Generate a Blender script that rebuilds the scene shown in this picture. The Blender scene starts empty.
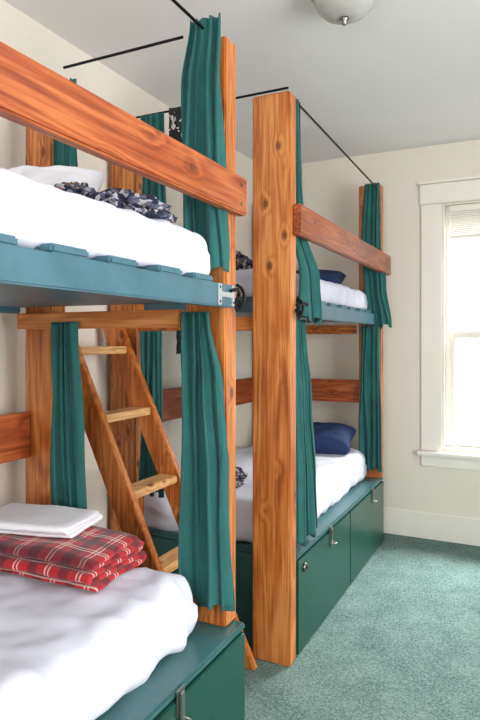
import bpy, bmesh, math, random
from mathutils import Vector, noise, Matrix
random.seed(4)
S=bpy.context.scene
COL=S.collection

def lin(r,g,b,a=1):
    f=lambda c:(c/255/12.92) if c/255<=0.04045 else ((c/255+0.055)/1.055)**2.4
    return (f(r),f(g),f(b),a)

# ------------------------------------------------------------ materials
def newmat(name):
    m=bpy.data.materials.new(name); m.use_nodes=True
    nt=m.node_tree
    return m,nt,nt.nodes['Principled BSDF']
def N(nt,t,**kw):
    n=nt.nodes.new(t)
    for k,v in kw.items(): setattr(n,k,v)
    return n
def plain(name,col,rough=.5,metal=0,nscale=0,namt=.06,bump=0,bscale=60,spec=.5,sheen=0):
    m,nt,b=newmat(name)
    b.inputs['Roughness'].default_value=rough
    b.inputs['Metallic'].default_value=metal
    b.inputs['Specular IOR Level'].default_value=spec
    if sheen: b.inputs['Sheen Weight'].default_value=sheen
    tc=N(nt,'ShaderNodeTexCoord')
    if nscale:
        no=N(nt,'ShaderNodeTexNoise'); no.inputs['Scale'].default_value=nscale; no.inputs['Detail'].default_value=5
        nt.links.new(tc.outputs['Object'],no.inputs['Vector'])
        cr=N(nt,'ShaderNodeValToRGB')
        cr.color_ramp.elements[0].position=.3; cr.color_ramp.elements[1].position=.7
        cr.color_ramp.elements[0].color=tuple(c*(1-namt) for c in col[:3])+(1,)
        cr.color_ramp.elements[1].color=tuple(min(1,c*(1+namt)) for c in col[:3])+(1,)
        nt.links.new(no.outputs['Fac'],cr.inputs['Fac']); nt.links.new(cr.outputs['Color'],b.inputs['Base Color'])
    else: b.inputs['Base Color'].default_value=col
    if bump:
        n2=N(nt,'ShaderNodeTexNoise'); n2.inputs['Scale'].default_value=bscale; n2.inputs['Detail'].default_value=4
        nt.links.new(tc.outputs['Object'],n2.inputs['Vector'])
        bp=N(nt,'ShaderNodeBump'); bp.inputs['Strength'].default_value=bump; bp.inputs['Distance'].default_value=.01
        nt.links.new(n2.outputs['Fac'],bp.inputs['Height']); nt.links.new(bp.outputs['Normal'],b.inputs['Normal'])
    return m
_w={}
def wood(axis,tone):
    if (axis,tone) in _w: return _w[(axis,tone)]
    m,nt,b=newmat('wood_%s_%s'%(tone,'xyz'[axis]))
    L=nt.links.new
    tc=N(nt,'ShaderNodeTexCoord'); oi=N(nt,'ShaderNodeObjectInfo')
    mul=N(nt,'ShaderNodeMath',operation='MULTIPLY'); mul.inputs[1].default_value=17.3
    L(oi.outputs['Random'],mul.inputs[0])
    add=N(nt,'ShaderNodeVectorMath',operation='ADD'); L(tc.outputs['Object'],add.inputs[0]); L(mul.outputs[0],add.inputs[1])
    def mapped(al,ac):
        mp=N(nt,'ShaderNodeMapping'); s=[ac]*3; s[axis]=al; mp.inputs['Scale'].default_value=s
        L(add.outputs[0],mp.inputs['Vector']); return mp.outputs[0]
    # knots: voronoi distance, also bends the grain round them
    v=N(nt,'ShaderNodeTexVoronoi'); v.inputs['Scale'].default_value=1; L(mapped(5.2,8.2),v.inputs['Vector'])
    n1=N(nt,'ShaderNodeTexNoise'); n1.inputs['Scale'].default_value=1; n1.inputs['Detail'].default_value=1.5; n1.inputs['Distortion'].default_value=.1
    L(mapped(.5,6),n1.inputs['Vector'])
    kb=N(nt,'ShaderNodeMapRange'); kb.inputs['From Min'].default_value=0; kb.inputs['From Max'].default_value=.36; kb.inputs['To Min'].default_value=.09; kb.inputs['To Max'].default_value=0
    L(v.outputs['Distance'],kb.inputs['Value'])
    ad=N(nt,'ShaderNodeMath',operation='ADD'); L(n1.outputs['Fac'],ad.inputs[0]); L(kb.outputs['Result'],ad.inputs[1])
    m1=N(nt,'ShaderNodeMath',operation='MULTIPLY'); m1.inputs[1].default_value=95; L(ad.outputs[0],m1.inputs[0])
    s1=N(nt,'ShaderNodeMath',operation='SINE'); L(m1.outputs[0],s1.inputs[0])
    n2=N(nt,'ShaderNodeTexNoise'); n2.inputs['Scale'].default_value=1; n2.inputs['Detail'].default_value=4
    L(mapped(4,110),n2.inputs['Vector'])
    n3=N(nt,'ShaderNodeTexNoise'); n3.inputs['Scale'].default_value=1; n3.inputs['Detail'].default_value=3
    L(mapped(2.2,6),n3.inputs['Vector'])
    a=N(nt,'ShaderNodeMath',operation='MULTIPLY_ADD'); a.inputs[1].default_value=.11; L(s1.outputs[0],a.inputs[0]); L(n2.outputs['Fac'],a.inputs[2])
    a2=N(nt,'ShaderNodeMath',operation='MULTIPLY_ADD'); a2.inputs[1].default_value=.95; L(n3.outputs['Fac'],a2.inputs[0]); L(a.outputs[0],a2.inputs[2])
    cr=N(nt,'ShaderNodeValToRGB'); e=cr.color_ramp.elements
    pal={'orange':((142,72,26),(188,108,48),(214,144,80)),'red':((114,48,20),(156,74,34),(186,106,58)),'light':((172,120,68),(210,158,102),(230,190,140))}[tone]
    e[0].position=.22; e[0].color=lin(*pal[0]); e[1].position=.8; e[1].color=lin(*pal[2])
    md=e.new(.5); md.color=lin(*pal[1])
    sc=N(nt,'ShaderNodeMath',operation='SUBTRACT'); sc.inputs[1].default_value=.475; L(a2.outputs[0],sc.inputs[0])
    L(sc.outputs[0],cr.inputs['Fac'])
    kr=N(nt,'ShaderNodeValToRGB'); kr.color_ramp.elements[0].position=.07; kr.color_ramp.elements[0].color=(1,1,1,1)
    kr.color_ramp.elements[1].position=.16; kr.color_ramp.elements[1].color=(0,0,0,1)
    L(v.outputs['Distance'],kr.inputs['Fac'])
    mx=N(nt,'ShaderNodeMix',data_type='RGBA'); mx.inputs['B'].default_value=lin(92,40,14)
    km=N(nt,'ShaderNodeMath',operation='MULTIPLY'); km.inputs[1].default_value=.85; L(kr.outputs['Color'],km.inputs[0])
    L(km.outputs[0],mx.inputs['Factor']); L(cr.outputs['Color'],mx.inputs['A']); L(mx.outputs['Result'],b.inputs['Base Color'])
    b.inputs['Roughness'].default_value=.34
    bp=N(nt,'ShaderNodeBump'); bp.inputs['Strength'].default_value=.15; bp.inputs['Distance'].default_value=.003
    L(n2.outputs['Fac'],bp.inputs['Height']); L(bp.outputs['Normal'],b.inputs['Normal'])
    _w[(axis,tone)]=m; return m

M_wall=plain('wall_paint_cream',lin(229,223,211),.85,nscale=2,namt=.02,bump=.08,bscale=90)
M_ceil=plain('ceiling_paint',lin(230,229,229),.9,nscale=1.5,namt=.015,bump=.05,bscale=60)
M_trim=plain('trim_white_gloss',lin(238,234,225),.4,nscale=3,namt=.02)
M_green=plain('painted_green',lin(24,74,62),.3,nscale=3,namt=.12,bump=.08,bscale=30)
M_teal=plain('painted_teal_ledge',lin(54,98,100),.32,nscale=6,namt=.16,bump=.12,bscale=30)
M_blue=plain('painted_blue_frame',lin(68,106,120),.36,nscale=7,namt=.18,bump=.12,bscale=30)
M_sheet=plain('white_sheet',lin(220,222,237),.9,nscale=3,namt=.02,bump=.4,bscale=8,spec=.2)
M_pillow=plain('pillow_white',lin(234,235,243),.9,nscale=4,namt=.02,bump=.2,bscale=12,spec=.2)
M_navy=plain('pillow_navy',lin(30,50,92),.85,nscale=5,namt=.15,bump=.15,bscale=14)
M_curt=plain('curtain_teal_cloth',lin(42,96,94),.85,nscale=9,namt=.12,bump=.1,bscale=160,spec=.2,sheen=.1)
M_black=plain('black_iron',lin(24,24,26),.45,metal=.7)
M_chrome=plain('steel_hardware',lin(176,176,172),.3,metal=1)
M_nickel=plain('brushed_nickel',lin(130,126,122),.3,metal=1)
M_dark=plain('dark_cloth',lin(30,34,42),.9,nscale=10,namt=.3)

# carpet
M_carpet,nt,b=newmat('carpet_teal')
tc=N(nt,'ShaderNodeTexCoord')
n1=N(nt,'ShaderNodeTexNoise'); n1.inputs['Scale'].default_value=95; n1.inputs['Detail'].default_value=7; n1.inputs['Roughness'].default_value=.85
n2=N(nt,'ShaderNodeTexNoise'); n2.inputs['Scale'].default_value=7; n2.inputs['Detail'].default_value=4
for n in (n1,n2): nt.links.new(tc.outputs['Object'],n.inputs['Vector'])
ma=N(nt,'ShaderNodeMath',operation='MULTIPLY_ADD'); ma.inputs[1].default_value=.16; nt.links.new(n2.outputs['Fac'],ma.inputs[0]); nt.links.new(n1.outputs['Fac'],ma.inputs[2])
cr=N(nt,'ShaderNodeValToRGB'); cr.color_ramp.elements[0].position=.45; cr.color_ramp.elements[0].color=lin(50,82,80)
cr.color_ramp.elements[1].position=.72; cr.color_ramp.elements[1].color=lin(140,164,158)
nt.links.new(ma.outputs[0],cr.inputs['Fac']); nt.links.new(cr.outputs['Color'],b.inputs['Base Color'])
b.inputs['Roughness'].default_value=1; b.inputs['Specular IOR Level'].default_value=.1
bp=N(nt,'ShaderNodeBump'); bp.inputs['Strength'].default_value=.5; bp.inputs['Distance'].default_value=.008
nt.links.new(n1.outputs['Fac'],bp.inputs['Height']); nt.links.new(bp.outputs['Normal'],b.inputs['Normal'])

# plaid (UV in metres)
M_plaid,nt,b=newmat('red_plaid_wool'); L=nt.links.new
uv=N(nt,'ShaderNodeUVMap'); sp=N(nt,'ShaderNodeSeparateXYZ'); L(uv.outputs['UV'],sp.inputs[0])
def band(out,period,off,half):
    a=N(nt,'ShaderNodeMath',operation='ADD'); a.inputs[1].default_value=off+10*period; L(out,a.inputs[0])
    m=N(nt,'ShaderNodeMath',operation='MODULO'); m.inputs[1].default_value=period; L(a.outputs[0],m.inputs[0])
    s=N(nt,'ShaderNodeMath',operation='SUBTRACT'); s.inputs[1].default_value=period/2; L(m.outputs[0],s.inputs[0])
    ab=N(nt,'ShaderNodeMath',operation='ABSOLUTE'); L(s.outputs[0],ab.inputs[0])
    l=N(nt,'ShaderNodeMath',operation='LESS_THAN'); l.inputs[1].default_value=half; L(ab.outputs[0],l.inputs[0])
    return l.outputs[0]
def over(base,fac,c,st):
    mx=N(nt,'ShaderNodeMix',data_type='RGBA'); mm=N(nt,'ShaderNodeMath',operation='MULTIPLY'); mm.inputs[1].default_value=st
    L(fac,mm.inputs[0]); L(mm.outputs[0],mx.inputs['Factor']); mx.inputs['B'].default_value=c
    if isinstance(base,tuple): mx.inputs['A'].default_value=base
    else: L(base,mx.inputs['A'])
    return mx.outputs['Result']
col=lin(178,24,36)
for ax in (0,1):
    o=sp.outputs[ax]
    col=over(col,band(o,.13,0,.019),lin(34,14,32),.62)
    col=over(col,band(o,.13,.060,.0026),lin(235,215,205),.7)
    col=over(col,band(o,.13,.074,.0026),lin(235,215,205),.7)
L(col,b.inputs['Base Color']); b.inputs['Roughness'].default_value=.95; b.inputs['Sheen Weight'].default_value=.2

# patterned scarf
M_scarf,nt,b=newmat('patterned_scarf_cloth')
tc=N(nt,'ShaderNodeTexCoord'); v=N(nt,'ShaderNodeTexVoronoi'); v.inputs['Scale'].default_value=60
nt.links.new(tc.outputs['Object'],v.inputs['Vector'])
cr=N(nt,'ShaderNodeValToRGB'); cr.color_ramp.interpolation='CONSTANT'
e=cr.color_ramp.elements; e[0].color=lin(34,42,64); e[1].position=.68; e[1].color=lin(176,176,182)
x=e.new(.42); x.color=lin(92,94,114); x=e.new(.93); x.color=lin(124,94,66)
sp2=N(nt,'ShaderNodeSeparateColor'); nt.links.new(v.outputs['Color'],sp2.inputs[0]); nt.links.new(sp2.outputs[0],cr.inputs['Fac'])
nt.links.new(cr.outputs['Color'],b.inputs['Base Color']); b.inputs['Roughness'].default_value=.9
# black-white bag
M_bag,nt,b=newmat('black_white_print')
tc=N(nt,'ShaderNodeTexCoord'); v=N(nt,'ShaderNodeTexNoise'); v.inputs['Scale'].default_value=13; v.inputs['Distortion'].default_value=2
nt.links.new(tc.outputs['Object'],v.inputs['Vector'])
cr=N(nt,'ShaderNodeValToRGB'); cr.color_ramp.interpolation='CONSTANT'; e=cr.color_ramp.elements; e[0].color=lin(18,18,20); e[1].position=.58; e[1].color=lin(200,198,190)
nt.links.new(v.outputs['Fac'],cr.inputs['Fac']); nt.links.new(cr.outputs['Color'],b.inputs['Base Color']); b.inputs['Roughness'].default_value=.8
# glass
M_glass,nt,b=newmat('window_glass')
tr=N(nt,'ShaderNodeBsdfTransparent'); gl=N(nt,'ShaderNodeBsdfGlossy'); gl.inputs['Roughness'].default_value=.02
mx=N(nt,'ShaderNodeMixShader'); mx.inputs[0].default_value=.05
nt.links.new(tr.outputs[0],mx.inputs[1]); nt.links.new(gl.outputs[0],mx.inputs[2]); nt.links.new(mx.outputs[0],nt.nodes['Material Output'].inputs['Surface'])
M_frost=plain('frosted_lamp_glass',lin(176,176,172),.2)

# ------------------------------------------------------------ geometry helpers
def empty(name):
    o=bpy.data.objects.new(name,None); COL.objects.link(o); o.empty_display_size=.1; return o
def mkobj(name,bm,mat,parent=None,loc=(0,0,0),smooth=False):
    me=bpy.data.meshes.new(name); bm.to_mesh(me); bm.free()
    for p in me.polygons: p.use_smooth=smooth
    if mat: me.materials.append(mat)
    o=bpy.data.objects.new(name,me); COL.objects.link(o); o.location=loc
    if parent: o.parent=parent
    return o
def box(name,lo,hi,mat,parent=None,bevel=.004,rot=None):
    lo=Vector(lo); hi=Vector(hi); c=(lo+hi)/2; s=hi-lo
    bm=bmesh.new(); bmesh.ops.create_cube(bm,size=1)
    for v in bm.verts: v.co=Vector((v.co.x*s.x,v.co.y*s.y,v.co.z*s.z))
    if bevel: bmesh.ops.bevel(bm,geom=bm.edges[:],offset=min(bevel,min(s)*.4),segments=2,affect='EDGES')
    o=mkobj(name,bm,mat,parent,c)
    if rot: o.rotation_euler=rot
    return o
def multibox(name,boxes,mat,parent=None,bevel=0):
    bm=bmesh.new()
    for lo,hi in boxes:
        lo=Vector(lo); hi=Vector(hi); c=(lo+hi)/2; s=hi-lo
        r=bmesh.ops.create_cube(bm,size=1)
        for v in r['verts']: v.co=Vector((v.co.x*s.x,v.co.y*s.y,v.co.z*s.z))+c
    o=mkobj(name,bm,mat,parent)
    if bevel:
        md=o.modifiers.new('b','BEVEL'); md.width=bevel; md.segments=2
    return o
def tube(name,pts,r,mat,parent=None,n=10):
    cu=bpy.data.curves.new(name,'CURVE'); cu.dimensions='3D'; cu.bevel_depth=r; cu.bevel_resolution=3; cu.use_fill_caps=True
    sp=cu.splines.new('POLY'); sp.points.add(len(pts)-1)
    for p,q in zip(sp.points,pts): p.co=(*q,1)
    cu.materials.append(mat)
    o=bpy.data.objects.new(name,cu); COL.objects.link(o)
    me=bpy.data.meshes.new_from_object(o); bpy.data.objects.remove(o)
    for p in me.polygons: p.use_smooth=True
    o=bpy.data.objects.new(name,me); COL.objects.link(o)
    if parent: o.parent=parent
    return o
def lathe(name,prof,mat,parent=None,loc=(0,0,0),n=40):
    bm=bmesh.new(); rings=[]
    for r,z in prof:
        rings.append([bm.verts.new((max(r,1e-4)*math.cos(2*math.pi*i/n),max(r,1e-4)*math.sin(2*math.pi*i/n),z)) for i in range(n)])
    for a,b2 in zip(rings,rings[1:]):
        for i in range(n): bm.faces.new((a[i],a[(i+1)%n],b2[(i+1)%n],b2[i]))
    bmesh.ops.recalc_face_normals(bm,faces=bm.faces[:])
    return mkobj(name,bm,mat,parent,loc,True)
def softbox(name,lo,hi,r,mat,parent=None,seg=.02,wr=.006,wf=6,seed=0,rotz=0):
    """mattress with a fitted sheet: rounded block, gathered wrinkles near corners and edges"""
    lo=Vector(lo); hi=Vector(hi); c=(lo+hi)/2; s=hi-lo
    bm=bmesh.new(); nx=max(4,int(s.x/seg)); ny=max(4,int(s.y/seg)); nz=max(6,int(s.z/seg*1.5))
    vd={}
    def V(i,j,k):
        if (i,j,k) not in vd: vd[(i,j,k)]=bm.verts.new((s.x*(i/nx-.5),s.y*(j/ny-.5),s.z*(k/nz-.5)))
        return vd[(i,j,k)]
    for i in range(nx):
        for j in range(ny):
            for k in (0,nz): bm.faces.new((V(i,j,k),V(i+1,j,k),V(i+1,j+1,k),V(i,j+1,k)))
    for i in range(nx):
        for k in range(nz):
            for j in (0,ny): bm.faces.new((V(i,j,k),V(i+1,j,k),V(i+1,j,k+1),V(i,j,k+1)))
    for j in range(ny):
        for k in range(nz):
            for i in (0,nx): bm.faces.new((V(i,j,k),V(i,j+1,k),V(i,j+1,k+1),V(i,j,k+1)))
    bmesh.ops.recalc_face_normals(bm,faces=bm.faces[:])
    h=s/2
    for v in bm.verts:
        p=v.co.copy()
        rt=r if p.z>0 else r*.5
        q=Vector((max(-h.x+rt,min(h.x-rt,p.x)),max(-h.y+rt,min(h.y-rt,p.y)),max(-h.z+rt,min(h.z-rt,p.z))))
        d=p-q
        dn=d.normalized() if d.length>1e-6 else Vector((0,0,0))
        if d.length>1e-6: p=q+dn*rt
        nn=noise.noise(Vector((p.x*wf+seed,p.y*wf*.6+seed,p.z*wf)))+.5*noise.noise(Vector((p.x*wf*2.3,p.y*wf*2.3+seed,p.z*wf*2)))
        rd=1-abs(noise.noise(Vector((p.x*3.1+seed*2,p.y*5.3,p.z*4+p.x*2))))*3.2
        rd2=1-abs(noise.noise(Vector((p.x*5+p.y*3+seed,p.y*9-p.x*3,p.z*7))))*4
        side=1-min(1,min(h.x-abs(p.x),h.y-abs(p.y))/.3)
        v.co=p+dn*(nn*wr+max(0,rd)*wr*(.45+.9*side)+max(0,rd2)*wr*(.25+.35*side))
    o=mkobj(name,bm,mat,parent,c,True); o.rotation_euler.z=rotz
    return o
def cushion(name,c,size,mat,rot=(0,0,0),seed=0,wr=.012,n=36,pw=.45):
    bm=bmesh.new()
    top={};bot={}
    for i in range(n+1):
        for j in range(n+1):
            u=2*i/n-1; v=2*j/n-1
            hgt=max(0,(1-u**4))**pw*max(0,(1-v**4))**pw
            x=u*size[0]/2*(1-.07*(1-abs(v)**2)*abs(u)); y=v*size[1]/2*(1-.07*(1-abs(u)**2)*abs(v))
            w=wr*(noise.noise(Vector((u*2.5+seed,v*2.5,seed)))+.6*noise.noise(Vector((u*6+seed,v*6,seed))))
            top[i,j]=bm.verts.new((x,y,hgt*size[2]/2+w*hgt))
            edge=i in(0,n) or j in (0,n)
            bot[i,j]=top[i,j] if edge else bm.verts.new((x,y,-hgt*size[2]/2))
    for i in range(n):
        for j in range(n):
            bm.faces.new((top[i,j],top[i+1,j],top[i+1,j+1],top[i,j+1]))
            bm.faces.new((bot[i,j],bot[i,j+1],bot[i+1,j+1],bot[i+1,j]))
    o=mkobj(name,bm,mat,None,c,True); o.rotation_euler=rot; return o
def curtain(keys,axis='x',folds=5,seed=0,mat=None,name='curtain'):
    """keys: (z, centre x, centre y, width, fold amp) from top to bottom; gathered cloth"""
    bm=bmesh.new(); NS=56; NT=folds*14
    u=Vector((1,0,0)) if axis=='x' else Vector((0,1,0)); w=Vector((0,1,0)) if axis=='x' else Vector((1,0,0))
    g=[]
    zt,zb=keys[0][0],keys[-1][0]
    for a in range(NS+1):
        z=zt+(zb-zt)*a/NS
        for k0,k1 in zip(keys,keys[1:]):
            if z<=k0[0]+1e-6 and z>=k1[0]-1e-6: break
        f=(k0[0]-z)/(k0[0]-k1[0]) if k0[0]!=k1[0] else 0
        f=max(0,min(1,f)); f=f*f*(3-2*f)
        cx,cy,wd,am=[k0[i]+(k1[i]-k0[i])*f for i in (1,2,3,4)]
        q=a/NS
        row=[]
        for t in range(NT+1):
            tt=t/NT
            tw=tt+.18*noise.noise(Vector((tt*2.6+seed*3,z*.7,seed)))+.06*noise.noise(Vector((tt*6,z*1.6,seed+4)))
            ph=2*math.pi*folds*tw+seed
            big=math.sin(2*math.pi*tw*folds*.5+seed*2+z*.5)
            off=am*(.65*math.sin(ph)*(.6+.9*abs(noise.noise(Vector((tt*5+seed,z*.8,0)))))+.5*big*q+.25*math.sin(ph*2.3+z*3)*(1-.6*q))
            along=(tt-.5)*wd+.3*am*math.sin(2*ph)+.012*noise.noise(Vector((seed,z*2,tt*2)))
            zz=z-(.016*math.sin(ph*.5+seed)+.01*noise.noise(Vector((tt*5,seed,0))) if a==NS else 0)
            p=Vector((cx,cy,zz))+u*along+w*off
            row.append(bm.verts.new(p))
        g.append(row)
    for a in range(NS):
        for t in range(NT): bm.faces.new((g[a][t],g[a][t+1],g[a+1][t+1],g[a+1][t]))
    o=mkobj(name,bm,mat or M_curt,None,(0,0,0),True)
    md=o.modifiers.new('s','SOLIDIFY'); md.thickness=.0025; md.offset=0
    return o

# ------------------------------------------------------------ room shell
XL,XR,YB,YF,HC=-2.05,1.9,-1.7,4.70,2.965
T=.22
box('floor',(XL-T,YB-T,-.1),(XR+T,YF+T,0),M_carpet,bevel=0)
box('ceiling',(XL-T,YB-T,HC),(XR+T,YF+T,HC+.1),M_ceil,bevel=0)
box('wall_left',(XL-T,YB-T,0),(XL,YF+T,HC),M_wall,bevel=0)
def wall_open(name,axis,p0,p1,a0,a1,o0,o1,z0,z1):
    bs=[]
    for (s0,s1,q0,q1) in ((a0,o0,0,HC),(o1,a1,0,HC),(o0,o1,0,z0),(o0,o1,z1,HC)):
        if axis=='y': bs.append(((s0,p0,q0),(s1,p1,q1)))
        else: bs.append(((p0,s0,q0),(p1,s1,q1)))
    multibox(name,bs,M_wall)
WZ0,WZ1=.68,2.52
wall_open('wall_far','y',YF,YF+T,XL,XR+T,-.60,.50,WZ0,WZ1)
wall_open('wall_right','x',XR,XR+T,YB,YF,.2,2.2,.75,2.55)
wall_open('wall_back','y',YB-T,YB,XL,XR+T,-1.2,1.0,.75,2.55)

def window(name,w,zs,origin,rotz,blind=True):
    """local: +y outward through the wall, x along; origin on inner wall face centre"""
    e=empty(name); h0,h1=zs; a=w/2
    P=lambda n,lo,hi,m=M_trim,bv=.004: box(n,lo,hi,m,e,bv)
    P('casing_left',(-a-.155,-.022,h0-.01),(-a-.005,0,h1+.0))
    P('casing_right',(a+.005,-.022,h0-.01),(a+.155,0,h1+.0))
    P('casing_head',(-a-.165,-.026,h1+.002),(a+.165,0,h1+.15))
    P('casing_cap',(-a-.18,-.04,h1+.152),(a+.18,0,h1+.172))
    P('stool',(-a-.18,-.07,h0-.045),(a+.18,0,h0-.012),bv=.008)
    P('apron',(-a-.155,-.02,h0-.13),(a+.155,0,h0-.047))
    P('jamb_left',(-a+.001,.0,h0),(-a+.012,.2,h1)); P('jamb_right',(a-.012,.0,h0),(a-.001,.2,h1))
    P('jamb_head',(-a+.013,.0,h1-.012),(a-.013,.2,h1-.001)); P('sill',(-a+.013,.0,h0),(a-.013,.2,h0+.018))
    P('stop_left',(-a+.013,.06,h0+.02),(-a+.045,.085,h1-.014)); P('stop_right',(a-.045,.06,h0+.02),(a-.013,.085,h1-.014))
    mz=(h0+h1)/2-.06; i=a-.014
    def sash(pre,y0,z0,z1):
        P(pre+'_stile_left',(-i,y0,z0),(-i+.06,y0+.035,z1)); P(pre+'_stile_right',(i-.06,y0,z0),(i,y0+.035,z1))
        P(pre+'_rail_bottom',(-i+.061,y0,z0),(i-.061,y0+.035,z0+.06)); P(pre+'_rail_top',(-i+.061,y0,z1-.05),(i-.061,y0+.035,z1))
        box(pre+'_glass',(-i+.061,y0+.015,z0+.061),(i-.061,y0+.019,z1-.051),M_glass,e,0)
    sash('lower_sash',.09,h0+.02,mz+.025); sash('upper_sash',.128,mz-.025,h1-.014)
    box('sash_lock',(-.03,.07,mz+.026),(.03,.11,mz+.04),M_chrome,e)
    if blind:
        P('blind_headrail',(-i+.03,.02,h1-.06),(i-.03,.055,h1-.016))
        for k in range(12): P('blind_slat_%d'%k,(-i+.035,.02,h1-.075-k*.014),(i-.035,.05,h1-.066-k*.014),bv=.002)
        P('blind_bottom_rail',(-i+.035,.02,h1-.26),(i-.035,.052,h1-.24))
    e.location=origin; e.rotation_euler.z=rotz
    return e
window('window_1',1.10,(WZ0,WZ1),(-.05,YF,0),0)
window('added_window_right',2.0,(.75,2.55),(XR,1.2,0),-math.pi/2,False)  # unseen window, added to let fill light in from camera right
window('added_window_back',2.2,(.75,2.55),(-.1,YB,0),math.pi,False)  # second unseen window, added as an opening for fill behind the camera
# baseboards
def bb(name,lo,hi):
    box(name,lo,hi,M_trim,None,.006)
bb('baseboard_far',(XL+.002,YF-.02,0),(XR-.002,YF-.0005,.20))
bb('baseboard_right',(XR-.02,YB+.02,0),(XR-.0005,YF-.021,.20))
bb('baseboard_left',(XL+.0005,YB+.02,0),(XL+.018,YF-.021,.20))
bb('baseboard_back',(XL+.019,YB+.0005,0),(XR-.021,YB+.02,.20))

# ------------------------------------------------------------ bunk beds
XB=-2.02
def hasp(e,x,y,z,pre):
    box(pre+'_plate',(x,y-.022,z-.05),(x+.004,y+.022,z+.03),M_chrome,e,.001)
    box(pre+'_strap',(x+.005,y-.012,z-.085),(x+.012,y+.012,z+.02),M_chrome,e,.002)
    tube(pre+'_staple',[(x+.004,y-.012,z-.06),(x+.03,y-.01,z-.06),(x+.034,y,z-.06),(x+.03,y+.01,z-.06),(x+.004,y+.012,z-.06)],.004,M_chrome,e)
def bunk(name,xf,y0,y1,floor_posts_near,ztop,zr,rail_y,boxx,boxy,doors,hasps,pf):
    e=empty(name)
    pt=.085
    bz=.484
    pb0=0 if floor_posts_near else bz+.001
    isB=floor_posts_near
    # posts (wide planks)
    for n,ya,zb in (('near',y0,pb0),('far',y1-pt,bz+.001)):
        box('post_front_'+n,(xf-.19 if n=='near' and isB else xf-.165,ya,zb),(xf,ya+pt,ztop),wood(2,'orange'),e,.006)
        xo=0 if isB else .095
        box('post_back_'+n,(XB+xo,ya,zb),(XB+xo+(.165 if isB else .15),ya+pt,ztop-.04),wood(2,'orange'),e,.006)
    # outer guard rail, bolted to posts
    box('guard_rail',(xf+.001,rail_y[0],zr[0]),(xf+.04,rail_y[1],zr[1]),wood(1,'red'),e,.006)
    for yy in (y0+.04,y1-.04):
        for zz in (zr[0]+.035,zr[1]-.035):
            if rail_y[0]<yy<rail_y[1]:
                box('rail_bolt',(xf+.0405,yy-.006,zz-.006),(xf+.0425,yy+.006,zz+.006),M_nickel,e,.001)
    # end cross boards carrying the platform
    if isB:
        for yy0,yy1 in ((y0+.022,y0+.06),(y1-.062,y1-.024)):
            box('cross_board',(XB+.168,yy0,1.545),(xf-.193,yy1,1.612),wood(0,'orange'),e,.004)
        box('foot_board',(XB+.168,y1-.062,1.03),(xf-.168,y1-.024,1.2),wood(0,'red'),e,.004)
        box('wall_board_lower',(XB,y0+pt+.003,1.01),(XB+.035,y1-pt-.003,1.2),wood(1,'red'),e,.004)
    else:
        box('cross_board',(XB+.085,y0+pt+.001,1.545),(xf-.17,y0+pt+.036,1.611),wood(0,'orange'),e,.004)
        box('cross_board',(XB+.085,y1-pt-.036,1.545),(xf-.17,y1-pt-.001,1.611),wood(0,'orange'),e,.004)
        box('wall_board_lower',(XB+.095,y0+pt+.003,1.01),(XB+.135,y1-pt-.003,1.2),wood(1,'red'),e,.004)
    # platform
    ya,yb=y0+pt+.004,y1-pt-.004
    box('platform_rail_front',(pf-.04,ya,1.612),(pf,yb,1.69),M_blue,e,.005)
    box('platform_rail_back',(XB+.04,ya,1.612),(XB+.08,yb,1.69),M_blue,e,.005)
    box('platform_deck',(XB+.082,ya,1.636),(pf-.042,yb,1.69),M_blue,e,.003)
    n=int((yb-ya)/.21)
    for i in range(n):
        q=ya+.03+(yb-ya-.06)*i/n
        box('slat_%d'%i,(XB+.05,q,1.691),(pf-.012-.008*(i%2),q+.125,1.714),M_blue,e,.006)
    # storage chest under the lower bunk
    a,b2=boxy
    box('chest_body',(XB,a,0),(boxx-.022,b2,bz-.026),M_teal,e,.003)
    box('chest_top',(XB,a,bz-.025),(boxx,b2,bz),M_teal,e,.006)
    box('chest_face_frame',(boxx-.021,a,0),(boxx-.012,b2,bz-.026),M_green,e,.001)
    for i,(d0,d1) in enumerate(doors):
        box('chest_door_%d'%i,(boxx-.0115,d0,.012),(boxx+.004,d1,bz-.032),M_green,e,.003)
    for i,hy in enumerate(hasps): hasp(e,boxx+.005,hy,bz-.03,'hasp_%d'%i)
    return e
bA=bunk('bunk_bed',-.97,.04,1.963,False,2.575,(1.95,2.085),(.04,1.972),-.93,(.04,1.955),[(.05,.985),(.992,1.945)],[.45,1.50],-.932)
bB=bunk('bunk_bed',-.996,2.568,4.49,True,2.645,(1.985,2.13),(2.60,4.56),-.996,(2.66,4.49),[(2.67,3.565),(3.575,4.48)],[3.17,4.12],-1.018)
# round lock on chest
lk=lathe('cam_lock',[(0,.012),(.016,.012),(.022,.006),(.022,0),(0,0)],M_nickel,bB,(-.991,2.75,.40)); lk.rotation_euler=(0,math.pi/2,0)
lk=lathe('cam_lock_screw',[(0,.006),(.005,.006),(.006,0)],M_black,bB,(-.979,2.75,.40)); lk.rotation_euler=(0,math.pi/2,0)
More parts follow.
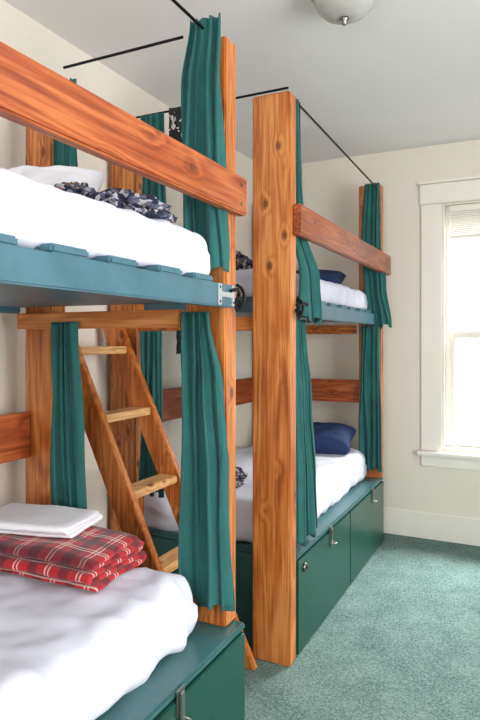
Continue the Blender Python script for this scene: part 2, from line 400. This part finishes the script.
# gate hooks and brackets at the bunk ends
M_zinc=plain('zinc_bracket',lin(180,184,186),.4,metal=.35)
multibox('hook_plate',[((-.931,1.745,1.617),(-.927,1.768,1.688)),((-.931,1.768,1.645),(-.927,1.845,1.662)),((-.931,1.845,1.617),(-.927,1.862,1.688))],M_zinc,bA)
for yy in (1.756,1.854):
    for zz in (1.628,1.676): box('screw_head',(-.9268,yy-.004,zz-.004),(-.925,yy+.004,zz+.004),M_black,bA,.001)
def hook(e,x,y,z,s):
    pts=[]
    for i in range(15):
        t=i/14*math.pi*1.35
        pts.append((x+.014+.008*math.sin(t),y+s*(.045*math.sin(t*.8)),z+.036*math.cos(t)))
    tube('hook',pts,.006,M_black,e)
    tube('hook_ring',[(x+.018,y+.022*math.cos(k*math.pi/6),z-.035+.022*math.sin(k*math.pi/6)) for k in range(13)],.0045,M_black,e)
hook(bA,-.965,1.93,1.66,1)
tube('hook_arm',[(-.925,1.83,1.668),(-.92,1.87,1.676),(-.93,1.905,1.668),(-.945,1.93,1.66)],.006,M_black,bA)
hook(bB,-.99,2.62,1.655,1)
tube('hook_arm',[(-.975,2.60,1.66),(-.955,2.68,1.672),(-.975,2.76,1.66)],.006,M_black,bB)

# mattresses
softbox('mattress',(-1.985,.14,1.716),(-.985,1.80,1.862),.05,M_sheet,wr=.009,seed=1)
softbox('mattress',(-1.985,.12,.488),(-1.03,1.795,.695),.075,M_sheet,wr=.012,seed=2)
softbox('mattress',(-1.975,2.70,1.716),(-1.09,4.36,1.855),.05,M_sheet,wr=.007,seed=3)
softbox('mattress',(-1.975,2.69,.487),(-1.09,4.37,.69),.07,M_sheet,wr=.010,seed=4)

# curtain rods
def rod(a,b2): tube('curtain_rod',[a,b2],.0055,M_black)
rod((-1.03,.13,2.585),(-1.03,1.875,2.585)); rod((-1.14,1.868,2.60),(-1.70,1.868,2.60))
rod((-1.01,2.66,2.635),(-1.01,4.40,2.60)); rod((-1.0,2.56,2.652),(-1.95,2.56,2.652))
# curtains
curtain([(2.62,-1.02,1.83,.12,.024),(2.4,-1.04,1.835,.145,.030),(2.0,-1.045,1.84,.165,.032),(1.74,-1.03,1.835,.185,.032)],'x',4,.3)
curtain([(1.60,-1.065,1.84,.11,.022),(1.35,-1.05,1.84,.14,.028),(1.0,-1.035,1.84,.17,.032),(.57,-1.03,1.84,.20,.034)],'x',4,1.1)
curtain([(2.65,-1.015,2.70,.06,.014),(2.3,-1.02,2.73,.10,.018),(2.05,-1.025,2.76,.14,.020),(1.8,-.985,2.82,.24,.026),(1.60,-.985,2.84,.31,.028)],'y',4,2.1)
curtain([(1.60,-1.025,2.76,.18,.018),(1.2,-1.015,2.80,.24,.026),(.8,-1.01,2.83,.30,.030),(.52,-1.01,2.84,.33,.032)],'y',4,3.1)
curtain([(2.64,-1.05,4.35,.11,.022),(2.2,-1.06,4.35,.13,.026),(1.9,-1.03,4.35,.16,.028),(1.6,-1.0,4.35,.20,.03)],'x',4,.9)
curtain([(1.60,-1.06,4.35,.13,.02),(1.2,-1.06,4.35,.15,.026),(.56,-1.06,4.35,.17,.028)],'x',4,1.9)
curtain([(1.57,-1.65,1.813,.11,.018),(1.1,-1.63,1.813,.16,.022),(.80,-1.62,1.815,.175,.022)],'x',4,2.2)
curtain([(2.53,-1.665,1.84,.10,.018),(1.88,-1.66,1.84,.13,.02)],'x',4,2.9)
curtain([(2.64,-1.72,2.53,.14,.02),(1.7,-1.70,2.53,.18,.022)],'x',4,.2)
curtain([(1.545,-1.73,2.535,.12,.018),(.72,-1.73,2.535,.13,.018)],'x',4,1.4)

# ladder in the gap between the bunks
lad=empty('ladder')
X0,SL=-1.19,-.478
def lx(z): return X0+SL*z
for nm,y in (('rail_near',2.10),('rail_far',2.49)):
    zt=1.60
    bm=bmesh.new()
    w=.056
    pts=[(lx(0)-w*1.1,0),(lx(0)+w*1.1,0),(lx(zt)+w*1.1,zt),(lx(zt)-w*1.1,zt)]
    vs=[[bm.verts.new((p[0]-lx(.8),yy,p[1]-.8)) for p in pts] for yy in (-.019,.019)]
    bm.faces.new(vs[0]); bm.faces.new(vs[1][::-1])
    for i in range(4): bm.faces.new((vs[0][i],vs[1][i],vs[1][(i+1)%4],vs[0][(i+1)%4]))
    bmesh.ops.recalc_face_normals(bm,faces=bm.faces[:])
    bmesh.ops.bevel(bm,geom=bm.edges[:],offset=.004,segments=2,affect='EDGES')
    mkobj(nm,bm,wood(2,'orange'),lad,(lx(.8),y,.8))
for i,z in enumerate((.22,.52,.83,1.15,1.45)):
    box('rung_%d'%i,(lx(z)-.052,2.121,z-.018),(lx(z)+.05,2.469,z+.018),wood(1,'light'),lad,.005)

# folded cloth stacks
def foldstack(name,X0b,X1b,Y0,Y1,zb,layers,th,mat,thick,amp,rotz=0,seed=0,droop=.22):
    bm=bmesh.new(); uvl=bm.loops.layers.uv.new('UVMap')
    cx,cy=(X0b+X1b)/2,(Y0+Y1)/2
    R=Matrix.Rotation(rotz,3,'Z')
    path=[]
    for k in range(layers):
        z=th*k
        a,b2=(Y0+.02+.02*random.random(),Y1-.02-.015*random.random())
        if k%2: a,b2=b2,a
        for i in range(15): path.append((a+(b2-a)*i/14,z))
        if k<layers-1:
            s=1 if b2>a else -1
            for i in range(1,8):
                t=math.pi*i/8
                path.append((b2+s*th*.8*math.sin(t),z+th*(1-math.cos(t))/2))
    acc=[0]
    for p,q in zip(path,path[1:]): acc.append(acc[-1]+math.hypot(p[0]-q[0],p[1]-q[1]))
    nx=60; g=[]; H=th*max(1,layers-1)
    for i,(y,z) in enumerate(path):
        row=[]
        for j in range(nx+1):
            t=j/nx; x=X0b+(X1b-X0b)*t
            lev=z/H
            dx=amp*(2.4*noise.noise(Vector((round(z/th)*3.3+seed,y*5,5))))*(t-.5)*2
            dz=lev*amp*(.7*noise.noise(Vector((x*6,y*6,1.5+seed)))+.3*noise.noise(Vector((x*17,y*17,seed))))-lev*H*droop*max(0,(t-.9)/.1)**2
            dy=amp*(noise.noise(Vector((x*6,lev*4,3+seed)))+.3*noise.noise(Vector((x*20,lev*9,3))))
            v=R@Vector((x+dx-cx,y+dy-cy,0))
            row.append(bm.verts.new((v.x+cx,v.y+cy,zb+z+dz)))
        g.append(row)
    for i in range(len(g)-1):
        for j in range(nx):
            f=bm.faces.new((g[i][j],g[i+1][j],g[i+1][j+1],g[i][j+1]))
            for l,(ii,jj) in zip(f.loops,((i,j),(i+1,j),(i+1,j+1),(i,j+1))): l[uvl].uv=((X1b-X0b)*jj/nx,acc[ii])
    o=mkobj(name,bm,mat,None,(0,0,0),True)
    m=o.modifiers.new('s','SOLIDIFY'); m.thickness=thick; m.offset=0
    b2=o.modifiers.new('b','SUBSURF'); b2.levels=1; b2.render_levels=1
foldstack('plaid_blanket',-1.93,-1.24,1.455,1.775,.716,5,.0225,M_plaid,.017,.013,.03,0,.12)
foldstack('folded_towel',-1.78,-1.42,1.50,1.77,.832,3,.017,M_pillow,.014,.008,.22,3)
cushion('pillow',(-1.64,1.66,2.025),(.46,.30,.15),M_pillow,(0.8,0,.4),5)
cushion('pillow',(-1.45,4.2,1.93),(.45,.28,.14),M_navy,(.35,0,.1),7)
cushion('pillow',(-1.40,4.17,.785),(.52,.30,.18),M_navy,(.35,0,.1),8)

def lump(name,c,size,mat,seed,wr=.25,fr=3,rotz=0):
    bm=bmesh.new(); bmesh.ops.create_icosphere(bm,subdivisions=6,radius=1)
    for v in bm.verts:
        p=v.co.copy(); n=noise.noise(p*fr+Vector((seed,0,0)))
        rid=1-abs(noise.noise(p*fr*1.7+Vector((0,seed,0))))*2
        rid2=1-abs(noise.noise(p*fr*3.6+Vector((0,seed,3))))*2
        p*=1+wr*n+wr*.5*rid+wr*.12*rid2
        if p.z<-.35: p.z=-.35-.05*(abs(p.z)-.35)
        v.co=Vector((p.x*size[0]/2,p.y*size[1]/2,(p.z)*size[2]/1.4))
    o=mkobj(name,bm,mat,None,c,True); o.rotation_euler.z=rotz; return o
lump('scarf',(-1.16,1.52,1.888),(.26,.24,.08),M_scarf,3,.4,rotz=.6)
lump('scarf',(-1.31,1.48,1.895),(.26,.26,.105),M_scarf,11,.4,rotz=.2)
lump('scarf',(-1.55,2.95,.725),(.22,.3,.09),M_scarf,5)
lump('scarf',(-1.5,2.85,1.89),(.3,.3,.12),M_scarf,8)
# patterned bag hanging by the cross rod
cushion('hanging_bag',(-1.50,2.52,2.54),(.24,.22,.07),M_bag,(math.pi/2,0,0),4)
cushion('hanging_bag',(-1.50,2.54,1.49),(.18,.12,.05),M_dark,(math.pi/2,0,0),6)

# ceiling lamp
cl=empty('ceiling_lamp')
lathe('canopy',[(0,0),(.145,0),(.15,-.012),(.135,-.03),(.128,-.035),(0,-.035)],M_nickel,cl,(-.70,2.43,HC-.001))
lathe('glass_dome',[(.125,-.03),(.13,-.045),(.118,-.08),(.09,-.108),(.05,-.124),(.012,-.128),(0,-.128)],M_frost,cl,(-.70,2.43,HC-.001))
lathe('finial',[(0,-.125),(.018,-.127),(.018,-.136),(.009,-.141),(.012,-.152),(0,-.16)],M_nickel,cl,(-.70,2.43,HC-.001))

# ------------------------------------------------------------ light
def area(name,loc,rot,sx,sy,en,col=(1,1,1)):
    l=bpy.data.lights.new(name,'AREA'); l.shape='RECTANGLE'; l.size=sx; l.size_y=sy; l.energy=en; l.color=col
    o=bpy.data.objects.new(name,l); COL.objects.link(o); o.location=loc; o.rotation_euler=rot
    return o
df=area('daylight_far',(.5,6.3,3.7),(0,0,0),2.2,1.4,800,(1,.99,.975))
df.rotation_euler=(Vector((-.5,4.0,1.1))-Vector((.5,6.3,3.7))).to_track_quat('-Z','Y').to_euler()
area('fill_light_right',(XR+.3,1.2,1.65),(0,math.pi/2,0),1.9,2.1,165,(1,.99,.975))  # added fill light, set outside the unseen right-hand window
area('fill_light_back',(-.1,YB-.3,1.65),(math.pi/2,0,0),2.3,1.9,95,(1,.99,.975))  # added fill from behind the camera, brightens the faces turned to it
w=bpy.data.worlds.new('sky'); S.world=w; w.use_nodes=True
w.node_tree.nodes['Background'].inputs[0].default_value=(.90,.95,1,1); w.node_tree.nodes['Background'].inputs[1].default_value=1.35
S.view_settings.view_transform='Standard'

# ------------------------------------------------------------ camera
cd=bpy.data.cameras.new('camera'); cd.lens=30; cd.sensor_width=36; cd.shift_y=-20/720; cd.clip_start=.02
co=bpy.data.objects.new('camera',cd); COL.objects.link(co); co.location=(0,0,1.5)
co.rotation_euler=(math.pi/2,0,math.radians(25.95)); S.camera=co
